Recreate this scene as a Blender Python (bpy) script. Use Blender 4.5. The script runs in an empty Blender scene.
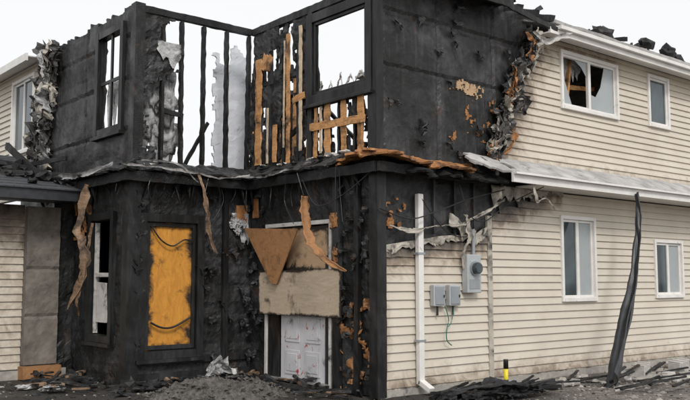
import bpy, bmesh, math, random
from mathutils import Vector, noise, Matrix
random.seed(11)
R = random.uniform
sc = bpy.context.scene
sc.view_settings.view_transform = 'Standard'
sc.view_settings.look = 'None'
sc.view_settings.exposure = 0

# ---------------------------------------------------------------- materials
def mk(name):
    m = bpy.data.materials.new(name); m.use_nodes = True
    nt = m.node_tree; b = nt.nodes['Principled BSDF']
    return m, nt, b
def N(nt, t, **kw):
    n = nt.nodes.new(t)
    for k, v in kw.items():
        if k in n.inputs: n.inputs[k].default_value = v
        else: setattr(n, k, v)
    return n
def coords(nt, scale=(1, 1, 1)):
    tc = N(nt, 'ShaderNodeTexCoord'); mp = N(nt, 'ShaderNodeMapping')
    mp.inputs['Scale'].default_value = scale
    nt.links.new(tc.outputs['Object'], mp.inputs['Vector'])
    return mp.outputs['Vector']
def nz(nt, vec, scale, detail=5, rough=.6, dist=0.0):
    n = N(nt, 'ShaderNodeTexNoise'); n.inputs['Scale'].default_value = scale
    n.inputs['Detail'].default_value = min(detail, 5); n.inputs['Roughness'].default_value = rough
    n.inputs['Distortion'].default_value = dist
    nt.links.new(vec, n.inputs['Vector']); return n.outputs['Fac']
def ramp(nt, fac, stops, interp='LINEAR'):
    r = N(nt, 'ShaderNodeValToRGB'); cr = r.color_ramp; cr.interpolation = interp
    while len(cr.elements) < len(stops): cr.elements.new(.5)
    for e, (p, c) in zip(cr.elements, stops):
        e.position = p; e.color = (c[0], c[1], c[2], 1) if not isinstance(c, (int, float)) else (c, c, c, 1)
    nt.links.new(fac, r.inputs['Fac']); return r.outputs['Color']
def mix(nt, fac, a, b, mode='MIX'):
    m = N(nt, 'ShaderNodeMix', data_type='RGBA', blend_type=mode)
    for s, v in ((m.inputs[0], fac), (m.inputs[6], a), (m.inputs[7], b)):
        if isinstance(v, (int, float)): s.default_value = v
        elif isinstance(v, tuple): s.default_value = (*v, 1)
        else: nt.links.new(v, s)
    return m.outputs[2]
def math_(nt, op, a, b):
    m = N(nt, 'ShaderNodeMath', operation=op)
    for s, v in ((m.inputs[0], a), (m.inputs[1], b)):
        if isinstance(v, (int, float)): s.default_value = v
        else: nt.links.new(v, s)
    return m.outputs[0]
def bump(nt, b, h, strength, dist, prev=None):
    n = N(nt, 'ShaderNodeBump'); n.inputs['Strength'].default_value = strength
    n.inputs['Distance'].default_value = dist
    nt.links.new(h, n.inputs['Height'])
    if prev: nt.links.new(prev, n.inputs['Normal'])
    nt.links.new(n.outputs[0], b.inputs['Normal']); return n.outputs[0]

def char_mat(name, base=.012, ash=.5, brown=.3, cell=16, bstr=1.0, stretch=(1, 1, 1), rlo=.28, rhi=.7):
    m, nt, b = mk(name); v = coords(nt, stretch)
    n2 = nz(nt, v, 9, 6, .7); big = nz(nt, v, 1.1, 6, .68, .6)
    c = ramp(nt, n2, [(.3, base*.4), (.55, base), (.75, base*2.6)])
    ashc = ramp(nt, big, [(.46, 0), (.66, 1)])
    f = math_(nt, 'MULTIPLY', math_(nt, 'MULTIPLY', ashc, n2), ash)
    c = mix(nt, f, c, (.13, .13, .14))
    streak = ramp(nt, nz(nt, coords(nt, (5, 5, .5)), 2.2, 5, .7), [(.54, 0), (.72, .4*ash)])
    c = mix(nt, streak, c, (.12, .115, .115))
    br = ramp(nt, nz(nt, v, 2.2, 6, .75, .5), [(.60, 0), (.70, brown)])
    c = mix(nt, br, c, (.12, .062, .032))
    nt.links.new(c, b.inputs['Base Color'])
    rr = ramp(nt, nz(nt, v, 1.9, 4, .6), [(.35, rlo), (.65, rhi)])
    nt.links.new(rr, b.inputs['Roughness']); b.inputs['Specular IOR Level'].default_value = .4
    vo = N(nt, 'ShaderNodeTexVoronoi', feature='DISTANCE_TO_EDGE'); vo.inputs['Scale'].default_value = cell
    dn = nz(nt, v, 5, 2)
    va = N(nt, 'ShaderNodeMix', data_type='RGBA'); va.inputs[0].default_value = .08
    nt.links.new(v, va.inputs[6]); nt.links.new(dn, va.inputs[7]); nt.links.new(va.outputs[2], vo.inputs['Vector'])
    vr = ramp(nt, vo.outputs['Distance'], [(0, 0), (.12, 1)])
    msk = ramp(nt, nz(nt, v, 1.6, 3, .6), [(.42, .1), (.62, 1)])
    h = math_(nt, 'MULTIPLY', vr, msk)
    p = bump(nt, b, h, bstr*.55, .010); bump(nt, b, n2, bstr*.4, .016, p)
    return m
M_CHAR = char_mat('charred_wood', .012, .65, .85, 15, .7, rlo=.42, rhi=.8)
M_CHARW = char_mat('charred_sheathing', .011, .75, .45, 22, .45, rlo=.36, rhi=.7)
M_CHARD = char_mat('charred_black', .007, .25, .3, 18, .6, rlo=.4, rhi=.75)
M_CHARS = char_mat('charred_stud', .014, .5, 1.0, 30, .7, (1, 1, .35), .4, .75)
M_CHART = char_mat('charred_trim', .009, .5, .15, 28, .2, (1, 1, .3), .35, .6)

def siding_mat():
    m, nt, b = mk('vinyl_siding'); v = coords(nt)
    n = nz(nt, v, 1.1, 6, .65); n2 = nz(nt, coords(nt, (1, 1, 7)), 3, 6, .7)
    c = ramp(nt, n, [(.3, (.545, .485, .405)), (.7, (.65, .59, .50))])
    c = mix(nt, ramp(nt, n2, [(.55, 0), (.85, .35)]), c, (.38, .335, .28))
    at = N(nt, 'ShaderNodeAttribute', attribute_name='soot')
    n3 = nz(nt, v, 3.5, 6, .72, .6)
    s = math_(nt, 'MULTIPLY', math_(nt, 'ADD', at.outputs['Fac'], n3), .72)
    c = mix(nt, ramp(nt, s, [(.46, 0), (.68, .75)]), c, (.27, .19, .125))
    c = mix(nt, ramp(nt, s, [(.62, 0), (.78, .55), (.95, 1)]), c, (.03, .026, .024))
    nt.links.new(c, b.inputs['Base Color']); b.inputs['Roughness'].default_value = .45
    bump(nt, b, nz(nt, coords(nt, (1, 1, 10)), 8, 5), .12, .01)
    return m
M_SID = siding_mat()

def wood_mat(name, c1, c2, burn=.5, rough=.75, scale=(1, 1, 6)):
    m, nt, b = mk(name); v = coords(nt, scale); v0 = coords(nt)
    w = nz(nt, v, 4, 6, .7, 1.2)
    c = ramp(nt, w, [(.3, c1), (.7, c2)])
    at = N(nt, 'ShaderNodeAttribute', attribute_name='soot')
    bn = math_(nt, 'ADD', nz(nt, v0, 2.6, 6, .72, .6), math_(nt, 'MULTIPLY', at.outputs['Fac'], .30))
    bf = ramp(nt, bn, [(.60-.25*burn, 0), (.76-.2*burn, 1)])
    c = mix(nt, bf, c, (.022, .015, .011))
    sp = ramp(nt, nz(nt, v0, 22, 4, .6), [(.62, 0), (.75, .5)])
    c = mix(nt, sp, c, (c1[0]*.4, c1[1]*.35, c1[2]*.3))
    nt.links.new(c, b.inputs['Base Color']); b.inputs['Roughness'].default_value = rough
    bump(nt, b, w, .3, .01); return m
M_ORANGE = wood_mat('scorched_orange_board', (.46, .19, .025), (.70, .32, .045), .12, .75, (3, 3, 1))
M_WOOD = wood_mat('scorched_lumber', (.42, .17, .055), (.66, .38, .16), .42)
M_PALE = wood_mat('pale_lumber', (.50, .38, .25), (.66, .54, .40), .35)
M_DECK = wood_mat('scorched_decking', (.22, .085, .03), (.46, .22, .08), .5, .7, (2, 2, 2))
M_BROWNPLY = wood_mat('brown_plywood', (.26, .125, .05), (.40, .20, .085), .2, .75, (2, 2, 3))
M_PLY = wood_mat('plywood', (.42, .33, .23), (.56, .46, .35), .12, .8, (1, .6, 3))
M_PLY2 = wood_mat('plywood_tan', (.40, .26, .15), (.50, .35, .22), .2, .8, (1, .6, 3))
M_TANSTRIP = wood_mat('scorched_strip', (.20, .11, .06), (.38, .26, .17), .6)

def simple(name, c, rough=.6, var=.25, ns=6, bs=.2, metal=0, bd=.01, dirt=0):
    m, nt, b = mk(name); v = coords(nt)
    n = nz(nt, v, ns, 6, .65)
    c = ramp(nt, n, [(.3, tuple(x*(1-var) for x in c)), (.7, tuple(min(1, x*(1+var)) for x in c))])
    if dirt:
        d = ramp(nt, nz(nt, v, 3.3, 6, .72, .5), [(.66-.25*dirt, 0), (.8-.2*dirt, 1)])
        c = mix(nt, d, c, (.04, .036, .033))
    nt.links.new(c, b.inputs['Base Color']); b.inputs['Roughness'].default_value = rough
    b.inputs['Metallic'].default_value = metal
    bump(nt, b, n, bs, bd); return m
M_WHITE = simple('white_trim', (.74, .72, .69), .45, .10, 4, .05, dirt=.08)
M_WHITED = simple('sooty_white', (.58, .56, .53), .6, .2, 5, .3, dirt=.5)
M_INSUL = simple('insulation', (.42, .42, .42), .95, .35, 9, 1, bd=.04, dirt=.6)
M_MELT = simple('melted_vinyl', (.42, .385, .33), .5, .3, 5, .4, dirt=.7)
M_GREY = simple('membrane_grey', (.055, .052, .050), .5, .6, 7, .7, bd=.03, dirt=.6)
M_TAR = simple('tar_paper', (.165, .145, .125), .85, .35, 4, .5, bd=.02, dirt=.35)
M_BLACKP = simple('black_membrane', (.028, .03, .034), .4, .45, 5, .5)
M_METAL = simple('grey_metal', (.34, .36, .38), .4, .1, 8, .05, .4)
M_LGREY = simple('meter_paint', (.40, .42, .43), .5, .12, 5, .05, dirt=.1)
M_DRIP = simple('metal_flashing', (.34, .33, .32), .45, .3, 4, .2, .3, dirt=.55)
M_CONC = simple('concrete', (.34, .32, .29), .9, .25, 9, .5, dirt=.2)
M_PAVER = simple('pale_rubble', (.46, .44, .41), .9, .25, 9, .5, dirt=.15)
M_SHING = simple('asphalt_shingle', (.05, .052, .058), .9, .5, 20, .8)
M_ROOFTOP = simple('ash_covered_roof', (.40, .39, .38), .8, .35, 3, .5, dirt=.3)
M_YEL = simple('yellow_plastic', (.75, .60, .02), .4, .05)
M_BLK = simple('black_plastic', (.02, .02, .02), .4, .1)
M_GREEN = simple('green_wire', (.03, .16, .12), .5, .1)
M_DRY = simple('drywall', (.66, .68, .72), .85, .1, 3, .2, dirt=.25)

def glass_mat(name, c):
    m, nt, b = mk(name); v = coords(nt, (1, 1, .5))
    cc = ramp(nt, nz(nt, v, 2.2, 5, .5, .5), [(.35, tuple(x*.4 for x in c)), (.65, tuple(x*1.7 for x in c))])
    nt.links.new(cc, b.inputs['Base Color']); b.inputs['Roughness'].default_value = .06
    b.inputs['Specular IOR Level'].default_value = .5
    return m
M_GLASS = glass_mat('window_glass', (.045, .062, .07))
M_BLIND = simple('window_blind', (.34, .37, .38), .35, .08, 3, .1)
def door_mat():
    m, nt, b = mk('door_paint'); v = coords(nt)
    c = ramp(nt, nz(nt, v, 2, 6), [(.3, (.50, .50, .52)), (.7, (.64, .64, .65))])
    r = ramp(nt, nz(nt, coords(nt, (1, 1, .7)), 7, 6, .7, 1.0), [(.59, 0), (.63, 1)])
    c = mix(nt, r, c, (.38, .06, .07))
    d = ramp(nt, nz(nt, v, 3.3, 6, .72, .5), [(.58, 0), (.72, .8)])
    c = mix(nt, d, c, (.08, .07, .065))
    nt.links.new(c, b.inputs['Base Color']); b.inputs['Roughness'].default_value = .5
    return m
M_DOOR = door_mat()
def ground_mat():
    m, nt, b = mk('gravel_dirt'); v = coords(nt)
    big = nz(nt, v, .7, 6, .65); fine = nz(nt, v, 14, 6, .75)
    c = ramp(nt, fine, [(.3, (.06, .053, .044)), (.5, (.19, .168, .145)), (.72, (.40, .37, .335))])
    c = mix(nt, ramp(nt, big, [(.45, 0), (.62, .6)]), c, (.06, .054, .048))
    at = N(nt, 'ShaderNodeAttribute', attribute_name='soot')
    s = math_(nt, 'MULTIPLY', math_(nt, 'ADD', at.outputs['Fac'], nz(nt, v, 2.5, 6, .75)), .7)
    c = mix(nt, ramp(nt, s, [(.50, 0), (.78, .9)]), c, (.026, .023, .02))
    nt.links.new(c, b.inputs['Base Color']); b.inputs['Roughness'].default_value = .95
    vo = N(nt, 'ShaderNodeTexVoronoi'); vo.inputs['Scale'].default_value = 30; nt.links.new(v, vo.inputs['Vector'])
    p = bump(nt, b, vo.outputs['Distance'], .6, .03); bump(nt, b, fine, .7, .04, p)
    return m
M_GROUND = ground_mat()
M_ASH = simple('ash_heap', (.10, .092, .084), .95, .7, 14, 1, bd=.04)
M_STONE = simple('gravel_stone', (.26, .24, .215), .9, .6, 3, .4)

# ---------------------------------------------------------------- mesh tools
def empty(name):
    e = bpy.data.objects.new(name, None); sc.collection.objects.link(e); return e
class MB:
    def __init__(s): s.v = []; s.f = []; s.soot = None
    def add(s, vs, fs):
        o = len(s.v); s.v += [tuple(v) for v in vs]; s.f += [tuple(i+o for i in f) for f in fs]
    def box(s, lo, hi, j=0):
        x0, y0, z0 = [min(a, b) for a, b in zip(lo, hi)]; x1, y1, z1 = [max(a, b) for a, b in zip(lo, hi)]
        vs = [(x, y, z) for x in (x0, x1) for y in (y0, y1) for z in (z0, z1)]
        vs = [(a+R(-j, j), b+R(-j, j), c+R(-j, j)) for a, b, c in vs]
        s.add(vs, [(0, 1, 3, 2), (4, 6, 7, 5), (0, 4, 5, 1), (2, 3, 7, 6), (0, 2, 6, 4), (1, 5, 7, 3)])
    def beam(s, p, q, w, d, up=(0, 0, 1), rough=0, taper=1, seg=None):
        p = Vector(p); q = Vector(q); ax = q-p; L = ax.length; ax.normalize(); up = Vector(up)
        if abs(ax.dot(up)) > .95: up = Vector((0, 1, 0)) if abs(ax.y) < .9 else Vector((1, 0, 0))
        sx = ax.cross(up).normalized(); sy = sx.cross(ax).normalized()
        n = seg or (max(1, int(L/.09)) if rough else 1)
        vs = []
        for i in range(n+1):
            t = i/n; c = p.lerp(q, t); k = 1+(taper-1)*t
            for a, b in ((-1, -1), (1, -1), (1, 1), (-1, 1)):
                kk = k*(1-(R(0, rough) if rough else 0))
                vs.append(c+sx*a*w*.5*kk+sy*b*d*.5*kk)
        fs = [(3, 2, 1, 0), (n*4, n*4+1, n*4+2, n*4+3)]
        for i in range(n):
            for k in range(4):
                fs.append((i*4+k, i*4+(k+1) % 4, i*4+4+(k+1) % 4, i*4+4+k))
        s.add(vs, fs)
    def tube(s, pts, r, n=6, sm=0):
        pts = [Vector(p) for p in pts]
        if sm:
            out = []
            for i in range(len(pts)-1):
                p0, p1, p2, p3 = pts[max(i-1, 0)], pts[i], pts[i+1], pts[min(i+2, len(pts)-1)]
                for k in range(sm):
                    f = k/sm; out.append(.5*((2*p1)+(p2-p0)*f+(2*p0-5*p1+4*p2-p3)*f*f+(-p0+3*p1-3*p2+p3)*f**3))
            pts = out+[pts[-1]]
        vs = []; fs = []
        for i, p in enumerate(pts):
            t = (pts[min(i+1, len(pts)-1)]-pts[max(i-1, 0)]).normalized()
            u = Vector((0, 0, 1)) if abs(t.z) < .9 else Vector((1, 0, 0))
            a = t.cross(u).normalized(); b = a.cross(t)
            for k in range(n):
                th = k*2*math.pi/n; vs.append(p+a*math.cos(th)*r+b*math.sin(th)*r)
        for i in range(len(pts)-1):
            for k in range(n): fs.append((i*n+k, i*n+(k+1) % n, (i+1)*n+(k+1) % n, (i+1)*n+k))
        fs.append(tuple(range(n-1, -1, -1))); fs.append(tuple((len(pts)-1)*n+k for k in range(n)))
        s.add(vs, fs)
    def lump(s, c, r, squash=(1, 1, 1), amp=.35, fr=2.5, sub=3, k=0):
        bm = bmesh.new(); bmesh.ops.create_icosphere(bm, subdivisions=sub, radius=1)
        vs = []
        for v in bm.verts:
            p = v.co.copy(); d = 1+amp*noise.fractal(p*fr+Vector((k*5.1, c[0]*3, c[1]*3)), .6, 2, 4)
            vs.append((c[0]+p.x*d*r*squash[0], c[1]+p.y*d*r*squash[1], c[2]+p.z*d*r*squash[2]))
        fs = [tuple(v.index for v in f.verts) for f in bm.faces]; bm.free(); s.add(vs, fs)
    def build(s, name, mat, parent=None, smooth=False, bevel=0):
        me = bpy.data.meshes.new(name); me.from_pydata(s.v, [], s.f)
        bm = bmesh.new(); bm.from_mesh(me)
        bmesh.ops.recalc_face_normals(bm, faces=bm.faces); bm.to_mesh(me); bm.free()
        me.materials.append(mat)
        if smooth:
            for p in me.polygons: p.use_smooth = True
        if s.soot:
            at = me.attributes.new('soot', 'FLOAT', 'POINT'); at.data.foreach_set('value', s.soot)
        ob = bpy.data.objects.new(name, me); sc.collection.objects.link(ob)
        if parent: ob.parent = parent
        if bevel:
            b = ob.modifiers.new('bevel', 'BEVEL'); b.width = bevel; b.segments = 2; b.limit_method = 'ANGLE'
        return ob
def solid(ob, t, off=-1):
    so = ob.modifiers.new('s', 'SOLIDIFY'); so.thickness = t; so.offset = off

YB, XA = 3.1, -2.09
PR = lambda a, z, n: (a, -n, z)
PC = lambda a, z, n: (-n, a, z)
PB = lambda a, z, n: (a, YB-n, z)
PA = lambda a, z, n: (XA-n, a, z)
PE = lambda a, z, n: (a, 5.2-n, z)

def lines(a0, a1, step, hard):
    hs = sorted(set([a0, a1]+[h for h in hard if a0 < h < a1])); n = int(round((a1-a0)/step)); out = list(hs)
    for i in range(1, n):
        x = a0+(a1-a0)*i/n
        if all(abs(x-h) > step*.35 for h in hs): out.append(x)
    return sorted(out), set(hs)
def grid_wall(mb, plane, a0, a1, z0, z1, holes=(), keep=None, step=.08, thick=.1, disp=.012, n0=0, jit=.35, seams=(), panels=None):
    al, ah = lines(a0, a1, step, [h[0] for h in holes]+[h[1] for h in holes])
    zl, zh = lines(z0, z1, step, [h[2] for h in holes]+[h[3] for h in holes])
    def ok(i, j):
        a = (al[i]+al[i+1])/2; z = (zl[j]+zl[j+1])/2
        for h in holes:
            if h[0] < a < h[1] and h[2] < z < h[3]: return False
        return keep(a, z) if keep else True
    idx = {}; vs = []; fs = []; vj = {}
    def vid(i, j, s):
        if (i, j, s) in idx: return idx[(i, j, s)]
        if (i, j) not in vj:
            a, z = al[i], zl[j]
            da = 0 if a in ah else R(-jit, jit)*step; dz = 0 if z in zh else R(-jit, jit)*step
            n = disp*2*noise.fractal(Vector((a*3, z*3, plane(0, 0, 0)[0]+9)), .7, 2, 5)
            if panels: n += panels(a, z)
            for kind, q in seams:
                dd = abs((a if kind == 'a' else z)-q)
                if dd < step*.6: n -= .022
            vj[(i, j)] = (a+da, z+dz, n)
        a, z, n = vj[(i, j)]
        vs.append(plane(a, z, n0+n-(thick if s else 0))); idx[(i, j, s)] = len(vs)-1; return len(vs)-1
    K = [[ok(i, j) for j in range(len(zl)-1)] for i in range(len(al)-1)]
    g = lambda i, j: 0 <= i < len(al)-1 and 0 <= j < len(zl)-1 and K[i][j]
    for i in range(len(al)-1):
        for j in range(len(zl)-1):
            if not K[i][j]: continue
            q = [(i, j), (i+1, j), (i+1, j+1), (i, j+1)]
            fs.append(tuple(vid(a, b, 0) for a, b in q)); fs.append(tuple(vid(a, b, 1) for a, b in reversed(q)))
            for (di, dj), (p, r) in zip(((0, -1), (1, 0), (0, 1), (-1, 0)), ((0, 1), (1, 2), (2, 3), (3, 0))):
                if not g(i+di, j+dj):
                    fs.append((vid(*q[p], 0), vid(*q[p], 1), vid(*q[r], 1), vid(*q[r], 0)))
    mb.add(vs, fs)
def siding(mb, plane, a0, a1, z0, z1, holes=(), keep=None, h=.118, seg=.16, soot=None, melt=.0):
    if mb.soot is None: mb.soot = []
    z = z0; ci = 0
    while z < z1-.01:
        zt = min(z+h, z1); ci += 1
        hard = [q[0] for q in holes]+[q[1] for q in holes]
        al, ah = lines(a0, a1, seg, hard); al = [a if a in ah else a+R(-.3, .3)*seg for a in al]
        for i in range(len(al)-1):
            am = (al[i]+al[i+1])/2
            if keep and not keep(am, (z+zt)/2): continue
            parts = [(z, zt)]
            for q in holes:
                if q[0] < am < q[1]:
                    np_ = []
                    for lo, hi in parts:
                        if q[3] <= lo or q[2] >= hi: np_.append((lo, hi)); continue
                        if q[2] > lo+.004: np_.append((lo, q[2]))
                        if q[3] < hi-.004: np_.append((q[3], hi))
                    parts = np_
            for lo, hi in parts:
                vs = []
                for a in (al[i], al[i+1]):
                    for zz, nn in ((lo, .006), (lo, .034-.026*(lo-z)/h), (hi, .034-.026*(hi-z)/h)):
                        so = soot(a, zz) if soot else 0
                        k = max(0, so-.35)*melt
                        nse = noise.noise(Vector((a*3.1, (z+h)*2.3, 4)))
                        wob = .005*noise.noise(Vector((a*1.1, zz*.9, 7)))
                        vs.append(plane(a, zz-k*.12*abs(nse), nn+wob+k*.12*max(0, nse+.2))); mb.soot.append(so)
                mb.add(vs, [(0, 1, 4, 3), (1, 2, 5, 4)])
        z += h
def ribbon(mb, pts, ws, side, n=28, rag=.25, curl=0, cols=4, wob=.03, seed=0):
    pts = [Vector(p) for p in pts]; side = Vector(side).normalized()
    def cr(t):
        k = t*(len(pts)-1); i = min(int(k), len(pts)-2); f = k-i
        p0, p1, p2, p3 = pts[max(i-1, 0)], pts[i], pts[i+1], pts[min(i+2, len(pts)-1)]
        return .5*((2*p1)+(p2-p0)*f+(2*p0-5*p1+4*p2-p3)*f*f+(-p0+3*p1-3*p2+p3)*f**3)
    vs = []; fs = []
    for i in range(n+1):
        t = i/n; c = cr(t); d = (cr(min(1, t+.02))-cr(max(0, t-.02))).normalized()
        k = t*(len(ws)-1); q = min(int(k), len(ws)-2); w = ws[q]+(ws[q+1]-ws[q])*(k-q)
        nrm = d.cross(side).normalized()
        tw = curl*(t*3+seed); s2 = side*math.cos(tw)+nrm*math.sin(tw); n2 = d.cross(s2).normalized()
        wl = w*(1+rag*noise.fractal(Vector((t*9, seed*3.7, 1)), .6, 2, 4)*2); wr = w*(1+rag*noise.fractal(Vector((t*9, seed*3.7, 8)), .6, 2, 4)*2)
        for j in range(cols+1):
            u = -1+2*j/cols; ww = wl if u < 0 else wr
            p = c+s2*u*ww*.5+n2*(wob*noise.noise(Vector((t*6, u*1.3, seed)))+.25*w*u*u)
            vs.append(p)
    for i in range(n):
        for j in range(cols):
            a = i*(cols+1)+j; fs.append((a, a+1, a+cols+2, a+cols+1))
    mb.add(vs, fs)
def drape(mb, plane, a0, a1, ztop, depth, n0=.05, amp=.05, seed=0, rows=7, step=.035, lean=.0):
    n = max(3, int((a1-a0)/step)); vs = []; fs = []
    for i in range(n+1):
        a = a0+(a1-a0)*i/n; zt = ztop(a); d = depth(a)*(.45+1.1*abs(noise.fractal(Vector((a*2.3, seed, 0)), .7, 2, 5))+.3*noise.noise(Vector((a*13, seed, 3))))
        for j in range(rows+1):
            t = j/rows
            nn = n0+lean*t+amp*noise.noise(Vector((a*7, seed*2, t*1.2)))*(.3+t)+amp*.6*noise.noise(Vector((a*17, seed, t*3)))
            vs.append(plane(a+.03*noise.noise(Vector((a*5, t*3, seed))), zt-d*t, max(.035, nn)))
    for i in range(n):
        for j in range(rows):
            a = i*(rows+1)+j; fs.append((a, a+rows+1, a+rows+2, a+1))
    mb.add(vs, fs)
def lerpf(pts):
    def f(x):
        if x <= pts[0][0]: return pts[0][1]
        for (a, b), (c, d) in zip(pts, pts[1:]):
            if x <= c: return b+(d-b)*(x-a)/(c-a)
        return pts[-1][1]
    return f
def fr(a, z, s=3, k=0): return noise.fractal(Vector((a*s, z*s, k)), .6, 2, 5)
def board(mb, plane, a0, a1, z0, z1, n0, t=.02, warp=.012, edge=.12, rag=.01):
    """sheet of board with edge-distance soot"""
    if mb.soot is None: mb.soot = []
    na, nzz = max(4, int((a1-a0)/.05)), max(4, int((z1-z0)/.05)); vs = []; fs = []; o = (na+1)*(nzz+1)
    for s in (0, 1):
        for i in range(na+1):
            for j in range(nzz+1):
                a = a0+(a1-a0)*i/na; z = z0+(z1-z0)*j/nzz
                if i in (0, na): a += R(-rag, rag)
                if j in (0, nzz): z += R(-rag, rag)
                vs.append(plane(a, z, n0+warp*noise.noise(Vector((a*1.5, z*1.5, 3)))-(t if s else 0)))
                d = min(a-a0, a1-a, z-z0, z1-z); mb.soot.append(max(0, 1-d/edge))
    for i in range(na):
        for j in range(nzz):
            q = i*(nzz+1)+j; fs.append((q, q+nzz+1, q+nzz+2, q+1)); fs.append((o+q, o+q+1, o+q+nzz+2, o+q+nzz+1))
    for i in range(na):
        for j in (0, nzz): q = i*(nzz+1)+j; fs.append((q, q+nzz+1, o+q+nzz+1, o+q))
    for j in range(nzz):
        for i in (0, na): q = i*(nzz+1)+j; fs.append((q, q+1, o+q+1, o+q))
    mb.add(vs, fs)

house = empty('burned_house')
# ================================================================ RIGHT WALL
WU = [(4.21, 5.83, 4.50, 5.40), (6.97, 7.62, 4.52, 5.42)]
WL = [(4.10, 4.98, 1.25, 2.56), (7.0, 7.92, 1.27, 2.25), (9.6, 10.6, 1.27, 2.25)]
XE = 13.0
edge = lerpf([(3.1, 2.35), (3.5, 2.30), (3.9, 2.55), (4.2, 2.62), (4.5, 2.85), (4.9, 2.95), (5.2, 3.25), (5.5, 3.30), (5.8, 3.5)])
def panelR(a, z):
    i = int(a/1.22); j = 0 if z < 4.52 else 1
    d = .016*noise.noise(Vector((i*3.3, j*5.1, 2)))+.006*math.sin(a*2.1+z)
    if a > edge(z)-.1: d = min(d, 0)-.02
    return d
mb = MB()
grid_wall(mb, PR, 0.0, 3.9, 3.14, 5.92, step=.05, thick=.12, disp=.005, jit=.2,
          keep=lambda a, z: z < 5.86+.12*fr(a, 0, 2, 1)-max(0, a-3.0)*.35,
          seams=[('a', 1.22), ('a', 2.44), ('z', 4.52), ('a', .12), ('z', 5.3)], panels=panelR)
grid_wall(mb, PR, 0.0, 2.35, 0.0, 3.10, step=.06, thick=.12, disp=.010, n0=-.004, panels=lambda a, z: -.03 if z < 2.0 else 0)
mb.build('charred_front_sheathing', M_CHARW, house)
mb = MB()
for i in range(26):
    z = R(3.4, 5.7); a = R(.2, 2.9)
    if a > edge(z)-.1: continue
    ribbon(mb, [(a, -.01, z), (a+R(-.05, .05), -.04-R(0, .02), z-.06), (a+R(-.06, .06), -.03, z-R(.08, .16))], [R(.06, .2), R(.06, .14), .03], (1, 0, R(-.3, .3)), n=6, rag=.7, seed=i, wob=.03, cols=3)
for a, z0, z1 in ((1.05, 2.2, 3.0), (1.48, 2.2, 3.0), (1.9, 2.3, 3.0)): mb.beam((a, -.03, z0), (a, -.03, z1), .04, .05, up=(0, 1, 0), rough=.3)
mb.build('peeling_char', M_CHARW, house)
mb = MB()
grid_wall(mb, PR, 3.9, XE, 3.1, 5.66, holes=WU, step=.5, thick=.12, disp=0, jit=0)
grid_wall(mb, PR, 2.35, XE, 0.0, 3.10, holes=WL, step=.5, thick=.12, disp=0, jit=0)
mb.build('sheathing', M_CHARW, house)
def su_keep(a, z): return a > edge(z)+.12*fr(a, z, 4, 2)
def su_soot(a, z):
    d = a-edge(z)
    s = max(0, 1-d/1.15)**1.3*.85
    if 4.0 < a < 6.2: s = max(s, .45*max(0, 1-max(0, a-5.9)/.3)*max(0, 1-abs(z-5.45)/.35))
    s = max(s, .35*max(0, 1-(z-3.4)/.25) if z > 3.4 else .35)
    return s
mb = MB(); siding(mb, PR, 2.0, XE, 3.40, 5.60, holes=WU, keep=su_keep, soot=su_soot, melt=1)
ltf = lerpf([(0, 1.93), (.5, 2.0), (1.2, 2.10), (1.9, 2.15), (2.25, 2.3), (2.27, 2.58), (2.8, 2.70), (3.6, 2.95), (3.9, 3.1)])
def lt(a): return ltf(a)
def sl_keep(a, z): return z < lt(a)+.10*fr(a, 0, 3, 5)
def sl_soot(a, z):
    s = max(0, 1-(lt(a)-z)/.5)*.78 if a < 4.2 else 0
    s = max(s, .55*max(0, 1-a/.3)); s = max(s, .42*max(0, 1-(z-.1)/.35)); return s
siding(mb, PR, 0.04, 2.20, .10, 3.0, keep=sl_keep, soot=sl_soot, melt=1)
siding(mb, PR, 2.30, XE, .10, 2.98, holes=WL, keep=sl_keep, soot=sl_soot, melt=1)
WA = [(7.31, 8.42, 4.02, 5.40)]
eA = lerpf([(3.1, 6.6), (4, 6.9), (5, 6.7), (5.7, 6.5)])
siding(mb, PA, 6.2, 12.0, 3.1, 5.62, holes=WA, keep=lambda a, z: a > eA(z)+.2*fr(a, z, 3, 8), soot=lambda a, z: max(0, 1-(a-eA(z))/.8)*.8, melt=1)
siding(mb, PE, -6.5, -2.93, .15, 2.75, soot=lambda a, z: .4*max(0, (z-1.8)/.9)+.25, melt=0)
mb.build('siding', M_SID, house)
mb = MB()
mb.box((2.20, -.001, .08), (2.30, -.045, 2.52), 0)
mb.box((0, -.001, .0), (XE, -.02, .10)); mb.build('siding_trim', M_MELT, house)
mb = MB(); mb.box((-.02, -.003, -.2), (XE, -.06, .07)); mb.box((-6.5, 5.14, -.2), (-2.2, 5.19, .13)); mb.build('foundation', M_CONC, house)

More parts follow.
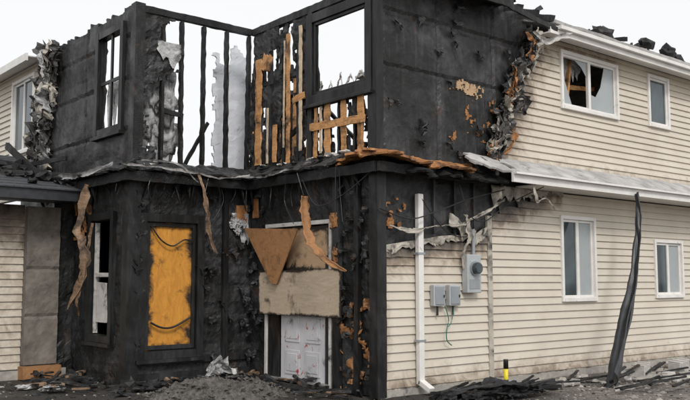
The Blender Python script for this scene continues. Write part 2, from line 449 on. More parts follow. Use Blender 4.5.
def window(name, plane, w, panes=2, glass=True, mat=M_WHITE, trim=.06, blind=None):
    a0, a1, z0, z1 = w; mb = MB()
    def bx(m, a, b, c, d, n0, n1):
        m.box(plane(a, c, n0), plane(b, d, n1))
    t = trim
    bx(mb, a0-t, a0, z0-t, z1+t, -.02, .062); bx(mb, a1, a1+t, z0-t, z1+t, -.02, .062)
    bx(mb, a0, a1, z1, z1+t, -.02, .058); bx(mb, a0, a1, z0-t, z0, -.02, .074)
    s = .045
    for k in range(panes):
        p0 = a0+(a1-a0)*k/panes; p1 = a0+(a1-a0)*(k+1)/panes; o = .012*(k % 2)
        bx(mb, p0, p0+s, z0, z1, -.03-o, .03-o); bx(mb, p1-s, p1, z0, z1, -.03-o, .028-o)
        bx(mb, p0+s, p1-s, z1-s, z1, -.03-o, .026-o); bx(mb, p0+s, p1-s, z0, z0+s, -.03-o, .026-o)
    mb.build(name+'_frame', mat, house, bevel=.004)
    if glass:
        g = MB(); bl = MB()
        for k in range(panes):
            p0 = a0+(a1-a0)*k/panes+s; p1 = a0+(a1-a0)*(k+1)/panes-s; o = .012*(k % 2)
            bx(bl if blind == k else g, p0, p1, z0+s, z1-s, -.004-o, .004-o)
        if g.v: g.build(name+'_glass', M_GLASS, house)
        if bl.v: bl.build(name+'_blind', M_BLIND, house)
for i, w in enumerate(WL): window('lower_window', PR, w, blind=1)
window('upper_window', PR, WU[1], panes=1)
window('upper_window', PR, WU[0], glass=False)
window('left_window', PA, WA[0], panes=2)
mb = MB()
for pts in ([(4.27, 4.55), (4.50, 4.55), (4.40, 4.75), (4.31, 4.95), (4.27, 5.2)], [(4.95, 5.35), (4.95, 5.1), (4.80, 5.25), (4.6, 5.35)],
            [(5.09, 4.55), (5.77, 4.55), (5.77, 5.35), (5.5, 5.35), (5.38, 4.98), (5.22, 4.78), (5.09, 4.8)]):
    n = len(pts); mb.add([PR(a, z, .004) for a, z in pts]+[PR(a, z, -.002) for a, z in pts], [tuple(range(n)), tuple(range(2*n-1, n-1, -1))])
mb.build('broken_glass', M_BLIND, house)
mb = MB(); drape(mb, lambda a, z, n: (a, .25-n, z), 4.25, 5.0, lambda a: 5.45, lambda a: .55, 0.04, .12, 4)
mb.build('burnt_curtain', M_INSUL, house, True)
mb = MB(); mb.beam((4.5, .15, 4.4), (4.75, .2, 5.4), .05, .09, rough=.2); mb.beam((4.3, .3, 4.9), (5.7, .35, 5.05), .05, .09, rough=.2); mb.build('window_lumber', M_WOOD, house)

# upper intact volume + burnt partition + roof
mb = MB()
mb.box((3.95, 4.1, 3.12), (XE, 4.2, 5.62)); mb.box((XE-.1, .0, 0), (XE-.001, 8, 5.6))
mb.build('rear_walls', M_PLY2, house)
mb = MB()
px = lambda a, z, n: (3.95-n, a, z)
grid_wall(mb, px, .14, 4.08, 3.14, 6.3, step=.1, thick=.08, disp=.02, keep=lambda a, z: z < min(5.6+(a)*.34, 5.6+(4.2-a)*.34)+.1*fr(a, 0, 3))
mb.build('burnt_partition', M_CHAR, house)
def roofz(y): return 5.66+(2.1-abs(y-2.1)+.4)*.30
mb = MB(); n = 60
for y0, y1, in ((-.38, 2.1), (4.6, 2.1)):
    al = [3.55+ (XE+.4-3.55)*i/n for i in range(n+1)]
    vs = []; fs = []; rows = 14
    for j in range(rows+1):
        y = y0+(y1-y0)*j/rows
        for i, a in enumerate(al):
            aa = a+(.4*fr(y, 0, 3, 3)+.35*j/rows if i == 0 else 0)
            vs.append((aa, y, roofz(y)+.05+.02*fr(aa, y, 2)))
    for j in range(rows):
        for i in range(n): fs.append((j*(n+1)+i, j*(n+1)+i+1, (j+1)*(n+1)+i+1, (j+1)*(n+1)+i))
    mb.add(vs, fs)
solid(mb.build('roof', M_ROOFTOP, house), .05, 1)
mb = MB()
mb.box((3.4, -.36, 5.52), (XE+.4, -.40, 5.66)); mb.box((3.6, -.355, 5.60), (XE+.4, -.04, 5.62)); mb.box((3.6, -.405, 5.61), (XE+.4, -.47, 5.67)); mb.build('eave_fascia', M_WHITE, house)
mb = MB()
for i in range(9):
    x = .3+i*.41; L = R(.5, 1.6)
    mb.beam((x, -.35, 5.80), (x+R(-.03, .03), L, 5.80+(L+.35)*.3), .045, .13, rough=.35, taper=.6)
mb.beam((-.1, -.36, 5.82), (2.5, -.37, 5.80), .04, .16, rough=.25); mb.beam((2.4, -.37, 5.76), (3.6, -.39, 5.60), .04, .12, rough=.35, taper=.8)
mb.box((-.1, -.34, 5.87), (2.6, 0.2, 5.90), .02)
for i in range(22):
    x = R(4.0, 11); mb.beam((x, R(-.2, 1.4), 5.95), (x+R(.3, 1.4), R(.3, 1.9), R(6.1, 6.45)), .04, .1, rough=.5)
for i in range(30): mb.lump((R(3.8, 11), R(-.2, 2), 6.0), R(.06, .16), (1.6, 1, .8), .8, 2.5, 2, i)
mb.build('burnt_rafters', M_CHARS, house)
mb = MB(); ribbon(mb, [(2.9, -.45, 5.42), (3.15, -.5, 5.30), (3.5, -.5, 5.45), (3.9, -.44, 5.56)], [.04, .10, .10, .08], (0, -.3, 1), rag=.15)
mb.build('dangling_gutter', M_WHITED, house, True)

# peeled membrane along char edge (upper)
mb = MB(); mg = MB(); mi = MB(); ms = MB()
for i in range(46):
    z = 3.5+i*.046+R(-.05, .05); a = edge(z)+R(-.12, .12)
    m = (mb, mb, mg, ms, mb, mb, ms)[i % 7]
    L = R(.15, .42); out = R(.04, .15)
    ribbon(m, [(a+.10, -.05, z+.08), (a+R(-.05, .08), -.06-out*.6, z+.02), (a+R(-.10, .10), -.06-out, z-L*.4), (a+R(-.12, .12), -.07-out*.5, z-L)], [.16, R(.12, .22), R(.06, .16), .03], (1, 0, .3), n=18, rag=.7, curl=R(-.25, .25), seed=i, wob=.07, cols=5)
for i in range(5):
    z = R(3.7, 5.4); a = edge(z)+R(-.08, .05)
    mi.lump((a, -.06, z), R(.04, .08), (1, .6, 1.5), .8, 2.2, 3, i)
solid(mb.build('peeled_housewrap', M_GREY, house), .006); solid(mg.build('peeled_sheathing', M_DECK, house), .006); solid(ms.build('curled_siding', M_MELT, house), .004); mi.build('insulation_tufts', M_INSUL, house, True)
mb = MB(); grid_wall(mb, PR, 1.45, 2.25, 4.22, 4.62, step=.022, thick=.02, n0=.028, disp=.008, keep=lambda a, z: ((a-1.86)/.24)**2+((z-4.42-(a-1.86)*-.1)/.07)**2 < 1+3.2*fr(a, z, 9))
mb.build('exposed_sheathing_patch', M_PLY2, house)
mb = MB(); grid_wall(mb, PR, 1.4, 2.7, 3.55, 4.4, step=.022, thick=.01, n0=.022, disp=.006, keep=lambda a, z: fr(a, z, 4, 6) > .5 and a < edge(z)-.03)
mb.build('burnt_brown_patch', M_DECK, house)

# pent roof on right
mb = MB(); rows = 5; n = 150; vs = []; fs = []
for j in range(rows+1):
    t = j/rows
    for i in range(n+1):
        a = 1.3+(XE-1.3)*i/n; dmg = max(0, 1-(a-1.3)/2.2)
        vs.append((a, -.03-.56*t, 3.44-.30*t+dmg*.04*fr(a, t, 3)+.006*fr(a, t, 2)))
for j in range(rows):
    for i in range(n):
        a = 1.3+(XE-1.3)*i/n
        if a < 2.6 and fr(a, j*.2, 3, 9)+(a-1.6)*.9 < .1: continue
        fs.append((j*(n+1)+i, j*(n+1)+i+1, (j+1)*(n+1)+i+1, (j+1)*(n+1)+i))
mb.add(vs, fs)
solid(mb.build('pent_roof', M_ROOFTOP, house), .03)
mb = MB(); mb.box((2.1, -.60, 2.98), (XE, -.64, 3.13)); mb.box((2.9, -.595, 3.0), (XE, -.03, 3.02))
mb.box((2.1, -.645, 3.095), (XE, -.70, 3.125))
mb.build('pent_fascia', M_WHITE, house)
mb = MB()
drape(mb, PR, 2.3, 4.1, lambda a: 3.0, lambda a: lerpf([(2.3, .35), (3.2, .28), (4.1, .08)])(a), .05, .05, 3)
drape(mb, PR, .05, 2.2, lambda a: lt(a)+.08, lambda a: .15, .045, .04, 5)
drape(mb, PR, 1.35, 1.9, lambda a: 2.40+.12*math.sin(a*6), lambda a: .20, .08, .06, 8)
ribbon(mb, [(1.6, -.12, 2.5), (1.66, -.16, 2.2), (1.56, -.12, 1.95), (1.58, -.1, 1.7)], [.08, .09, .05, .02], (1, 0, 0), seed=3, rag=.6)
ribbon(mb, [(2.6, -.62, 3.0), (2.75, -.55, 2.74), (3.1, -.45, 2.82), (3.4, -.4, 2.65)], [.05, .07, .06, .02], (1, 0, .4), seed=9, rag=.6)
ribbon(mb, [(.1, -.12, 2.28), (.5, -.14, 2.22), (.9, -.16, 2.30), (1.5, -.13, 2.36), (1.9, -.2, 2.52), (2.4, -.22, 2.75)], [.02, .05, .03, .05, .04, .03], (0, .2, 1), seed=12, rag=.8, n=60)
solid(mb.build('melted_siding', M_MELT, house, True), .004)

# ================================================================ WALL C (upper)
WC = (.20, 1.42, 4.30, 5.42)
mb = MB()
for y in (3.02, 2.62, 2.22, 1.84): mb.beam((.05, y, 3.3), (.05, y+R(-.02, .02), 5.56), .05, .10, up=(1, 0, 0), rough=.25)
for y in (1.50, .12): mb.beam((.04, y, 3.3), (.04, y, 5.6), .11, .14, up=(1, 0, 0), rough=.08)
for y in (.5, .85, 1.2): mb.beam((.05, y, 3.3), (.05, y, 4.2), .045, .10, up=(1, 0, 0), rough=.2)
mb.beam((.04, 0, 5.66), (.04, 3.1, 5.66), .12, .12, rough=.12); mb.beam((.05, 0, 3.22), (.05, 3.1, 3.22), .14, .14, rough=.12)
mb.beam((.03, 1.5, 4.75), (.03, 3.1, 4.72), .03, .08, rough=.3); mb.beam((.1, .4, 3.4), (.12, 1.4, 4.2), .04, .06, rough=.2)
mb.beam((.1, 1.5, 4.1), (.14, 2.9, 3.5), .04, .09, rough=.35)
mb.build('wall_studs', M_CHARS, house)
mb = MB()
mb.box((-.03, -.02, 3.14), (.10, .16, 5.9))
a0, a1, z0, z1 = WC
mb.box((-.05, a0-.12, z0-.14), (.06, a0, z1+.14)); mb.box((-.05, a1, z0-.14), (.06, a1+.14, z1+.14))
mb.box((-.048, a0, z0-.14), (.06, a1, z0)); mb.box((-.048, a0, z1), (.06, a1, z1+.14)); mb.box((-.09, a0-.14, z0-.19), (.02, a1+.16, z0-.142))
mb.box((-.02, a0, z0), (.03, a0+.05, z1)); mb.box((-.02, a1-.05, z0), (.03, a1, z1)); mb.box((-.021, a0+.05, z1-.05), (.03, a1-.05, z1)); mb.box((-.021, a0+.05, z0), (.03, a1-.05, z0+.05))
mb.build('charred_window_frame', M_CHART, house, bevel=.006)
mb = MB()
for k in range(5): ribbon(mb, [(.02, a0+.05+k*.25, z0+.02), (.0, a0+.15+k*.22, z0+R(.08, .2)), (.02, a0+.3+k*.2, z0+.05)], [.04, .08, .02], (0, .2, 1), n=10, rag=.7, seed=k+60)
mb.build('melted_window_frame', M_WHITED, house)
mb = MB()
grid_wall(mb, PC, 1.56, 3.1, 3.28, 5.6, step=.045, thick=.03, n0=-.0, disp=.02, keep=lambda a, z: fr(a*1.9, z*.4, 1.7, 3) > .06-.3*(z > 5.25)+.12*(z < 4.2))
grid_wall(mb, PC, .16, 1.5, 3.28, 4.15, step=.045, thick=.03, n0=0, disp=.02, keep=lambda a, z: fr(a*1.9, z*.5, 1.9, 6) > .30)
mb.build('charred_sheathing_remains', M_CHARW, house)
def brd(mb, a, z0, z1, w, n=0): mb.beam((n, a, z0), (n, a+R(-.02, .02), z1), w, .02, up=(1, 0, 0), rough=.35, seg=int((z1-z0)/.07))
mb = MB()
brd(mb, 2.86, 3.4, 5.15, .20, -.03); brd(mb, 2.03, 3.35, 5.4, .11, -.03); brd(mb, 2.40, 3.4, 4.0, .12, -.03)
brd(mb, .68, 3.35, 4.12, .13, -.03); brd(mb, 1.05, 3.35, 4.12, .17, -.03); brd(mb, 1.34, 3.35, 4.1, .10, -.03); brd(mb, .32, 3.35, 4.12, .15, -.03)
mb.beam((-.05, .2, 3.78), (-.05, 1.45, 3.82), .02, .13, rough=.3, seg=16)
mb.beam((-.04, 1.6, 4.35), (-.04, 1.9, 4.30), .02, .12, rough=.35, seg=6); mb.beam((-.03, 2.5, 5.0), (-.03, 2.75, 5.1), .02, .3, rough=.35, seg=6)
mb.build('scorched_boards', M_WOOD, house)
mb = MB(); brd(mb, 1.70, 3.5, 5.45, .08, -.04); brd(mb, 2.13, 3.6, 5.3, .035, -.045); brd(mb, 1.20, 3.4, 4.1, .05, -.045); brd(mb, 2.6, 3.4, 4.3, .05, -.03); mb.build('pale_studs', M_PALE, house)
mb = MB()
grid_wall(mb, lambda a, z, n: (1.2-n, a, z), 2.9, 5.4, 3.14, 5.7, step=.09, thick=.05, disp=.03, keep=lambda a, z: fr(a, z, 1.2, 2) > -.42 and z < 5.35+.5*fr(a, 0, 2, 4))
grid_wall(mb, lambda a, z, n: (a, 4.3-n, z), 1.2, 3.9, 3.14, 4.6, step=.09, thick=.05, disp=.03, keep=lambda a, z: z < 4.0+.5*fr(a, 0, 1.5, 4))
mb.build('burnt_interior_wall', M_CHAR, house)
mb = MB()
for y in (3.0, 3.4, 3.8, 4.2): mb.beam((1.1, y, 3.15), (1.1, y, 5.2+R(-.5, .3)), .05, .09, rough=.3, taper=.6)
for i in range(8):
    mb.beam((R(0, 3), R(3.4, 6), 3.2), (R(0, 3), R(3.4, 6), R(3.3, 4.3)), .05, .09, rough=.3, taper=.6)
mb.build('interior_lumber', M_WOOD, house)

# ================================================================ WALL B upper
mb = MB()
for x in (-1.62, -1.28, -.90, -.46, -.06): mb.beam((x, YB+.05, 3.25), (x+R(-.03, .03), YB+.05, 5.6), .055, .10, up=(0, 1, 0), rough=.32)
mb.beam((-2.09, YB+.05, 5.67), (0, YB+.05, 5.67), .11, .11, rough=.14); mb.beam((-2.09, YB+.06, 3.2), (0, YB+.06, 3.2), .14, .14, rough=.15)
mb.beam((-1.62, YB+.04, 4.15), (-1.25, YB+.04, 4.1), .04, .09, rough=.3)
mb.beam((-1.15, YB+.2, 3.3), (-.65, YB+.3, 4.1), .04, .07, rough=.3)
mb.build('wall_studs', M_CHARD, house)
mb = MB(); mb.box((XA-.02, YB-.02, 3.12), (XA+.14, YB+.14, 5.74), .004)
grid_wall(mb, PB, -2.0, -1.2, 3.28, 5.6, step=.04, thick=.03, disp=.02, keep=lambda a, z: a < lerpf([(3.2, -1.80), (3.9, -1.95), (4.5, -1.80), (4.8, -1.45), (5.1, -1.45), (5.3, -1.75), (5.6, -1.55)])(z)+.30*fr(a, z, 3, 12))
mb.build('charred_corner', M_CHARW, house)
mb = MB()
drape(mb, lambda a, z, n: (a, 3.45-n, z), -1.95, -1.25, lambda a: 4.85, lambda a: 1.9, .05, .16, 21, rows=18)
drape(mb, lambda a, z, n: (a, 3.8-n, z), -1.4, -.95, lambda a: 4.1, lambda a: .9, .05, .14, 23, rows=12)
drape(mb, PB, -1.75, -1.35, lambda a: 5.2, lambda a: .35, .03, .1, 25, rows=8)
for i in range(9): mb.lump((R(-1.95, -1.3), R(3.3, 3.7), R(3.3, 4.5)), R(.08, .16), (1, .7, 1.7), .8, 2, 3, i)
mb.build('tattered_insulation', M_INSUL, house, True)
mb = MB(); grid_wall(mb, lambda a, z, n: (a, 3.75-n, z), -.42, .35, 3.14, 5.6, step=.06, thick=.03, disp=.006, keep=lambda a, z: z < 5.4+.3*fr(a, 0, 3) and (a > -.33+.06*fr(a, z, 3, 5)))
mb.build('drywall_panel', M_DRY, house)
mb = MB(); mk2 = MB()
for i in range(110):
    if i % 2: p = (R(-1.9, -.1), R(3.0, 3.8), 3.24+R(0, .08))
    else: p = (R(-.05, .5), R(.2, 3.0), 3.28+R(0, .08))
    (mb if R(0, 1) < .5 else mk2).lump(p, R(.02, .09), (1.5, 1.2, .6), .9, 2.5, 2, i)
for i in range(40): mk2.beam((R(-1.8, 3.5), R(3.2, 7), 3.2), (R(-1.8, 3.5), R(3.2, 7), R(3.15, 3.4)), .04, .08, rough=.3)
mb.build('plaster_debris', M_WHITED, house); mk2.build('charred_debris', M_CHAR, house)

# ================================================================ WALL A upper
WAu = (3.56, 4.36, 3.93, 5.42)
mb = MB()
grid_wall(mb, PA, YB, 6.95, 3.1, 5.8, holes=[WAu], step=.06, thick=.1, disp=.007, jit=.2, keep=lambda a, z: z < 5.71+.08*fr(a, 0, 2, 7), seams=[('a', 4.9), ('a', 6.1), ('z', 4.6), ('z', 5.25), ('z', 3.8)], panels=lambda a, z: .012*noise.noise(Vector((int(a/1.2)*3.1, int(z/.7)*2.7, 1))))
grid_wall(mb, PA, 6.95, 12, 3.1, 5.66, holes=WA, step=.5, thick=.1, disp=0, jit=0)
mb.build('charred_side_sheathing', M_CHARW, house)
def casing(mb, plane, w, t=.11, n1=.05):
    a0, a1, z0, z1 = w
    for a, b, c, d, n in ((a0-t, a0, z0-t, z1+t, n1), (a1, a1+t, z0-t, z1+t, n1), (a0, a1, z1, z1+t, n1-.003), (a0, a1, z0-t, z0, n1-.003), (a0-t-.02, a1+t+.02, z0-t-.05, z0-t-.002, n1+.04),
                          (a0, a0+.04, z0, z1, .01), (a1-.04, a1, z0, z1, .01)):
        mb.box(plane(a, c, -.04), plane(b, d, n), .003)
mb = MB(); casing(mb, PA, WAu)
mb.box(PA(3.9, 3.93, -.02), PA(3.95, 5.42, .012)); mb.box(PA(3.6, 4.65, -.02), PA(4.32, 4.70, .01))
mb.build('charred_window_casing', M_CHART, house)
mb = MB(); drape(mb, lambda a, z, n: (XA+.15-n, a, z), 3.6, 4.3, lambda a: 4.7, lambda a: .7, .03, .1, 31); drape(mb, lambda a, z, n: (XA+.12-n, a, z), 3.58, 3.8, lambda a: 5.4, lambda a: .9, .03, .06, 33); mb.build('burnt_blind', M_INSUL, house, True)
mb = MB(); mg = MB(); ms = MB()
for i in range(60):
    z = 3.3+i*.041; y = eA(z)+R(-.45, .15); L = R(.2, .6); out = R(.03, .12)
    ribbon((mb, mb, mg, mb, ms, mb)[i % 6], [(XA-.04, y, z+.1), (XA-.05-out, y+R(-.1, .1), z), (XA-.06-out, y+R(-.15, .15), z-L*.5), (XA-.06, y+R(-.15, .15), z-L)], [.2, R(.15, .3), R(.1, .2), .04], (0, 1, .3), n=18, rag=.7, curl=R(-.25, .25), seed=i+40, wob=.08, cols=5)
solid(mb.build('peeled_housewrap', M_GREY, house), .006); solid(mg.build('peeled_insulation', M_INSUL, house), .01); solid(ms.build('curled_siding', M_MELT, house), .004)
mb = MB(); mb.box((XA-.3, 6.9, 5.56), (XA-.34, 12, 5.70)); mb.box((XA-.3, 6.9, 5.64), (XA, 12, 5.66)); mb.build('side_fascia', M_WHITE, house)

# ================================================================ BELT
def belt(mb, plane, a0, a1, keepf, n1=.34, ztop=3.34, zlow=3.16):
    vs = []; fs = []; n = int(abs(a1-a0)/.05); rows = 5
    for i in range(n+1):
        a = a0+(a1-a0)*i/n; w = n1*(1+.5*fr(a, 0, 3, 4))
        for j in range(rows+1):
            t = j/rows; vs.append(plane(a+.02*fr(a, t, 7), ztop+(zlow-ztop)*t+.035*fr(a, t, 3, 2), .01+w*t))
    for i in range(n):
        for j in range(rows):
            if keepf and not keepf(a0+(a1-a0)*i/n, j/rows): continue
            k = i*(rows+1)+j; fs.append((k, k+1, k+rows+2, k+rows+1))
    mb.add(vs, fs)
mb = MB()
belt(mb, PA, 2.8, 6.3, None); belt(mb, PB, -2.35, 0, None, .34); belt(mb, PC, .6, 3.1, lambda a, t: fr(a, t, 3, 3) > -.3, .32)
solid(mb.build('burnt_belt_roof', M_CHARW, house), .035)
mb = MB()
mb.beam((XA-.22, 2.85, 3.06), (XA-.22, 6.2, 3.04), .05, .16, rough=.2); mb.beam((XA-.25, YB-.25, 3.06), (-.2, YB-.25, 3.06), .05, .16, rough=.2)
mb.beam((-.22, 3.0, 3.05), (-.22, -.2, 3.05), .05, .15, rough=.2); mb.beam((-.22, -.25, 3.05), (1.9, -.25, 3.03), .05, .15, rough=.25)
for i in range(44):
    if i % 3 == 0: q = (XA-R(.05, .2), R(3, 6), 3.0)
    elif i % 3 == 1: q = (R(-2, -.1), YB-R(.05, .2), 3.0)
    else: q = (-R(.05, .2), R(.1, 3), 3.0)
    mb.beam(q, (q[0]+R(-.1, .1), q[1]+R(-.1, .1), q[2]-R(.1, .4)), .03, .06, rough=.4, taper=.3)
mb.build('burnt_belt_framing', M_CHARD, house)
mb = MB()
def drip(mb, pts, w=.05, s=0, side=(0, 0, 1)): ribbon(mb, pts, [w, w*1.3, w, w*.8], side, n=60, rag=.5, seed=s, wob=.03, cols=2)
drip(mb, [(XA-.38, 6.1, 3.18), (XA-.40, 5.0, 3.20), (XA-.38, 4.0, 3.16), (XA-.40, 2.9, 3.22)], .06, 1)
drip(mb, [(XA-.35, YB-.40, 3.20), (-1.5, YB-.43, 3.17), (-.8, YB-.4, 3.12), (-.3, YB-.42, 3.2)], .03, 2)
drip(mb, [(-.40, 2.8, 3.16), (-.42, 2.0, 3.12), (-.42, 1.5, 3.16), (-.45, .9, 3.2)], .025, 3)
drip(mb, [(XA-.1, YB-.2, 3.30), (-1.6, YB-.42, 3.27), (-1.3, YB-.45, 3.05), (-1.1, YB-.3, 3.0)], .02, 6)
mb.build('bent_flashing', M_DRIP, house, True)
mb = MB()
def deck(mb, plane, a0, a1, w, zt, zl, k, hump=0):
    n = int((a1-a0)/.03); rows = 6; vs = []; fs = []
    for i in range(n+1):
        a = a0+(a1-a0)*i/n; ww = w*(1+.5*fr(a, 0, 3.5, k))*min(1, .35+(a-a0)/.4, .1+(a1-a)/.5)
        for j in range(rows+1):
            t = j/rows; vs.append(plane(a, zt+(zl-zt)*t+.035*fr(a, t, 2.5, k)+hump*math.exp(-((a+.2)/.35)**2)*t, .01+ww*t))
    for i in range(n):
        for j in range(rows):
            q = i*(rows+1)+j; fs.append((q, q+1, q+rows+2, q+rows+1))
    mb.add(vs, fs)
deck(mb, PC, -.42, .80, .40, 3.26, 3.16, 3, .12); deck(mb, PR, -.42, 1.9, .44, 3.27, 3.13, 5, .10)
solid(mb.build('ragged_roof_decking', M_DECK, house), .03)
mb = MB(); deck(mb, lambda a, z, n: PR(a, z-.06, n), 0.1, 2.6, .42, 3.26, 3.06, 9); solid(mb.build('charred_decking', M_CHARD, house), .03)

# ================================================================ LOWER B, C, A
WBl = (-1.88, -1.02, .50, 2.42)
WAl = (3.70, 4.42, .70, 2.48)
DC = (.92, 2.62, .0, 2.42)
mb = MB()
lap = lambda a, z: .009*(1-(z/.15) % 1)
grid_wall(mb, PB, XA, 0, 0, 3.12, holes=[WBl], step=.05, thick=.12, disp=.013, jit=.2, panels=lap)
grid_wall(mb, PC, 0, YB, 0, 3.12, holes=[DC], step=.05, thick=.12, disp=.013, jit=.2, panels=lap)
grid_wall(mb, PA, YB, 5.3, 0, 3.12, holes=[WAl], step=.05, thick=.12, disp=.012, jit=.2, panels=lap)
grid_wall(mb, PE, -2.45, XA, 0, 2.9, step=.08, thick=.1, disp=.015)
mb.build('charred_lower_walls', M_CHAR, house)
mb = MB()
mb.beam((-.02, -.02, 0), (-.02, -.02, 3.1), .17, .17, up=(1, 0, 0), rough=.06); mb.beam((XA, YB, 0), (XA, YB, 3.1), .2, .2, up=(1, 0, 0), rough=.05)
mb.beam((-.05, .36, .0), (-.05, .36, 3.0), .10, .08, up=(1, 0, 0), rough=.2); mb.beam((-.05, .80, .0), (-.05, .80, 3.0), .14, .08, up=(1, 0, 0), rough=.1)
mb.beam((-.5, YB-.04, .0), (-.5, YB-.04, 3.0), .10, .08, up=(0, 1, 0), rough=.15)
casing(mb, PB, WBl, .12, .09); casing(mb, PA, WAl, .11, .07)
for z in (.12, .35): mb.beam((XA, YB-.04, z), (0, YB-.04, z), .03, .12, rough=.15)
mb.build('charred_trim_boards', M_CHART, house)
mb = MB()
for i in range(80):
    if i % 2: x = R(-.95, -.05) if R(0, 1) < .7 else R(-2.05, -1.95); p = (x, YB-.03, R(.3, 3.0)); s = (1, 0, R(-.3, .3)); o = Vector((0, -1, 0))
    else: y = R(.05, .85) if R(0, 1) < .6 else R(2.65, 3.05); p = (-.05, y, R(.3, 3.0)); s = (0, 1, R(-.3, .3)); o = Vector((-1, 0, 0))
    p = Vector(p); L = R(.06, .2)
    ribbon(mb, [p, p+o*R(.02, .08)-Vector((0, 0, L*.5)), p+o*R(.02, .08)-Vector((0, 0, L))], [R(.06, .2), R(.06, .16), .03], s, n=6, rag=.7, seed=i, wob=.04, cols=3)
mb.build('charred_flakes', M_CHAR, house)
mb = MB(); a0, a1, z0, z1 = WBl
board(mb, PB, a0+.04, a1-.04, z0, z1, .01, .02, .01, .16, 0); mb.build('orange_board', M_ORANGE, house)
mb = MB(); mb.box((a0+.02, YB-.05, z0+.02), (a0+.07, YB-.022, z1-.02)); mb.box((a1-.07, YB-.05, z0+.02), (a1-.02, YB-.022, z1-.02)); mb.box((a0+.07, YB-.049, z0+.02), (a1-.07, YB-.022, z0+.08)); mb.box((a0+.07, YB-.049, z1-.07), (a1-.07, YB-.022, z1-.02)); mb.build('burnt_sash', M_CHART, house)
mb = MB()
mb.tube([(-1.80, YB-.06, 2.36), (-1.65, YB-.08, 2.15), (-1.45, YB-.08, 2.06), (-1.25, YB-.07, 2.16), (-1.1, YB-.06, 2.14)], .012, sm=5)
mb.tube([(-1.78, YB-.07, .92), (-1.6, YB-.08, .84), (-1.4, YB-.08, .85), (-1.12, YB-.06, .98)], .016, sm=5)
for k in range(7):
    x = R(-2, 0); L = R(.2, .8); y = YB-R(.1, .4)
    mb.tube([(x, y, 3.1), (x+R(-.1, .1), y-.03, 3.1-L*.5), (x+R(-.15, .15), y, 3.1-L)], .006, sm=4)
for k in range(7):
    yy = R(0, 2.9); L = R(.2, .8); x = -R(.1, .4)
    mb.tube([(x, yy, 3.1), (x, yy+R(-.1, .1), 3.1-L*.5), (x, yy+R(-.2, .2), 3.1-L)], .006, sm=4)
mb.tube([(-.1, -.15, 2.5), (.4, -.2, 2.38), (.9, -.22, 2.5), (1.6, -.2, 2.72), (2.3, -.3, 2.9)], .010, sm=6)
mb.tube([(.7, -.12, 2.7), (1.1, -.2, 2.25), (1.6, -.16, 2.18), (1.8, -.1, 2.4)], .008, sm=6)
mb.tube([(1.5, -.12, 2.95), (1.62, -.2, 2.5), (1.95, -.22, 2.42), (2.5, -.2, 2.7), (3.0, -.5, 2.98)], .008, sm=6)
mb.tube([(-.3, 1.3, 3.0), (-.35, .9, 2.6), (-.3, .4, 2.7), (-.2, -.1, 3.0)], .007, sm=6)
mb.build('burnt_cables', M_BLK, house)
mb = MB()
ribbon(mb, [(-1.22, YB-.4, 3.18), (-1.16, YB-.5, 2.85), (-1.08, YB-.48, 2.5), (-.97, YB-.4, 2.15), (-.87, YB-.4, 1.95)], [.03, .05, .08, .06, .02], (1, 0, .2), seed=2, curl=.25, n=36, rag=.4)
ribbon(mb, [(XA-.35, 3.9, 3.0), (XA-.45, 3.95, 2.4), (XA-.4, 3.8, 1.9), (XA-.42, 4.0, 1.45), (XA-.5, 4.15, 1.1)], [.08, .12, .16, .10, .03], (.3, 1, 0), seed=5, curl=.3, n=36, rag=.5)
ribbon(mb, [(XA-.35, 3.7, 2.4), (XA-.38, 3.8, 1.9), (XA-.4, 4.0, 1.3), (XA-.3, 4.2, 1.0)], [.04, .08, .08, .03], (.3, 1, 0), seed=6, curl=.3, n=26, rag=.5)
mb.build('hanging_strips', M_TANSTRIP, house, True)
mb = MB()
mb.box((XA-.005, 4.34, .72), (XA+.06, 4.39, 2.45)); mb.box((XA-.004, 3.78, 1.6), (XA+.04, 4.34, 1.66), .01); mb.box((XA+.02, 3.95, .9), (XA+.035, 4.3, 1.5), .02)
mb.build('window_remnant', M_WHITED, house)
mb = MB(); grid_wall(mb, PA, 4.5, 5.1, 2.2, 3.0, step=.04, thick=.02, n0=.05, disp=.02, keep=lambda a, z: fr(a, z, 3, 25) > .1); mb.build('scorched_side_flakes', M_DECK, house)
mb = MB()
ribbon(mb, [(-.34, 1.20, 2.75), (-.36, 1.17, 2.45), (-.38, 1.05, 2.15), (-.4, .68, 1.85), (-.42, .16, 1.66)], [.12, .15, .13, .12, .03], (.2, 1, .25), seed=7, curl=.2, n=36, rag=.3)
solid(mb.build('curled_wood_strip', M_BROWNPLY, house, True), .01)
mb = MB()
mb.box((.03, .96, 2.36), (-.05, 2.60, 2.42)); mb.box((.03, 2.54, .0), (-.05, 2.60, 2.36)); mb.box((.03, .94, 0), (-.05, 1.0, 2.36))
mb.build('door_frame', M_WHITED, house, bevel=.004)
mb = MB(); board(mb, PC, 1.02, 2.1, 1.70, 2.34, .02, .02, .01, .08); mb.build('tan_plywood', M_PLY2, house)
mb = MB(); board(mb, PC, .66, 2.68, 1.02, 1.70, .112, .02, .018, .05, .006); mb.build('plywood_sheet', M_PLY, house)
mb = MB(); vv = [(3.02, 2.38), (1.58, 2.30), (2.12, 1.48), (2.26, 1.50)]
mb.add([(-.155, a, z) for a, z in vv]+[(-.172, a, z) for a, z in vv], [(0, 1, 2, 3), (7, 6, 5, 4), (0, 4, 5, 1), (1, 5, 6, 2), (2, 6, 7, 3), (3, 7, 4, 0)]); mb.build('broken_plywood', M_BROWNPLY, house)
mb = MB(); mb.box((-.0, 1.12, .06), (.04, 2.22, 1.05))
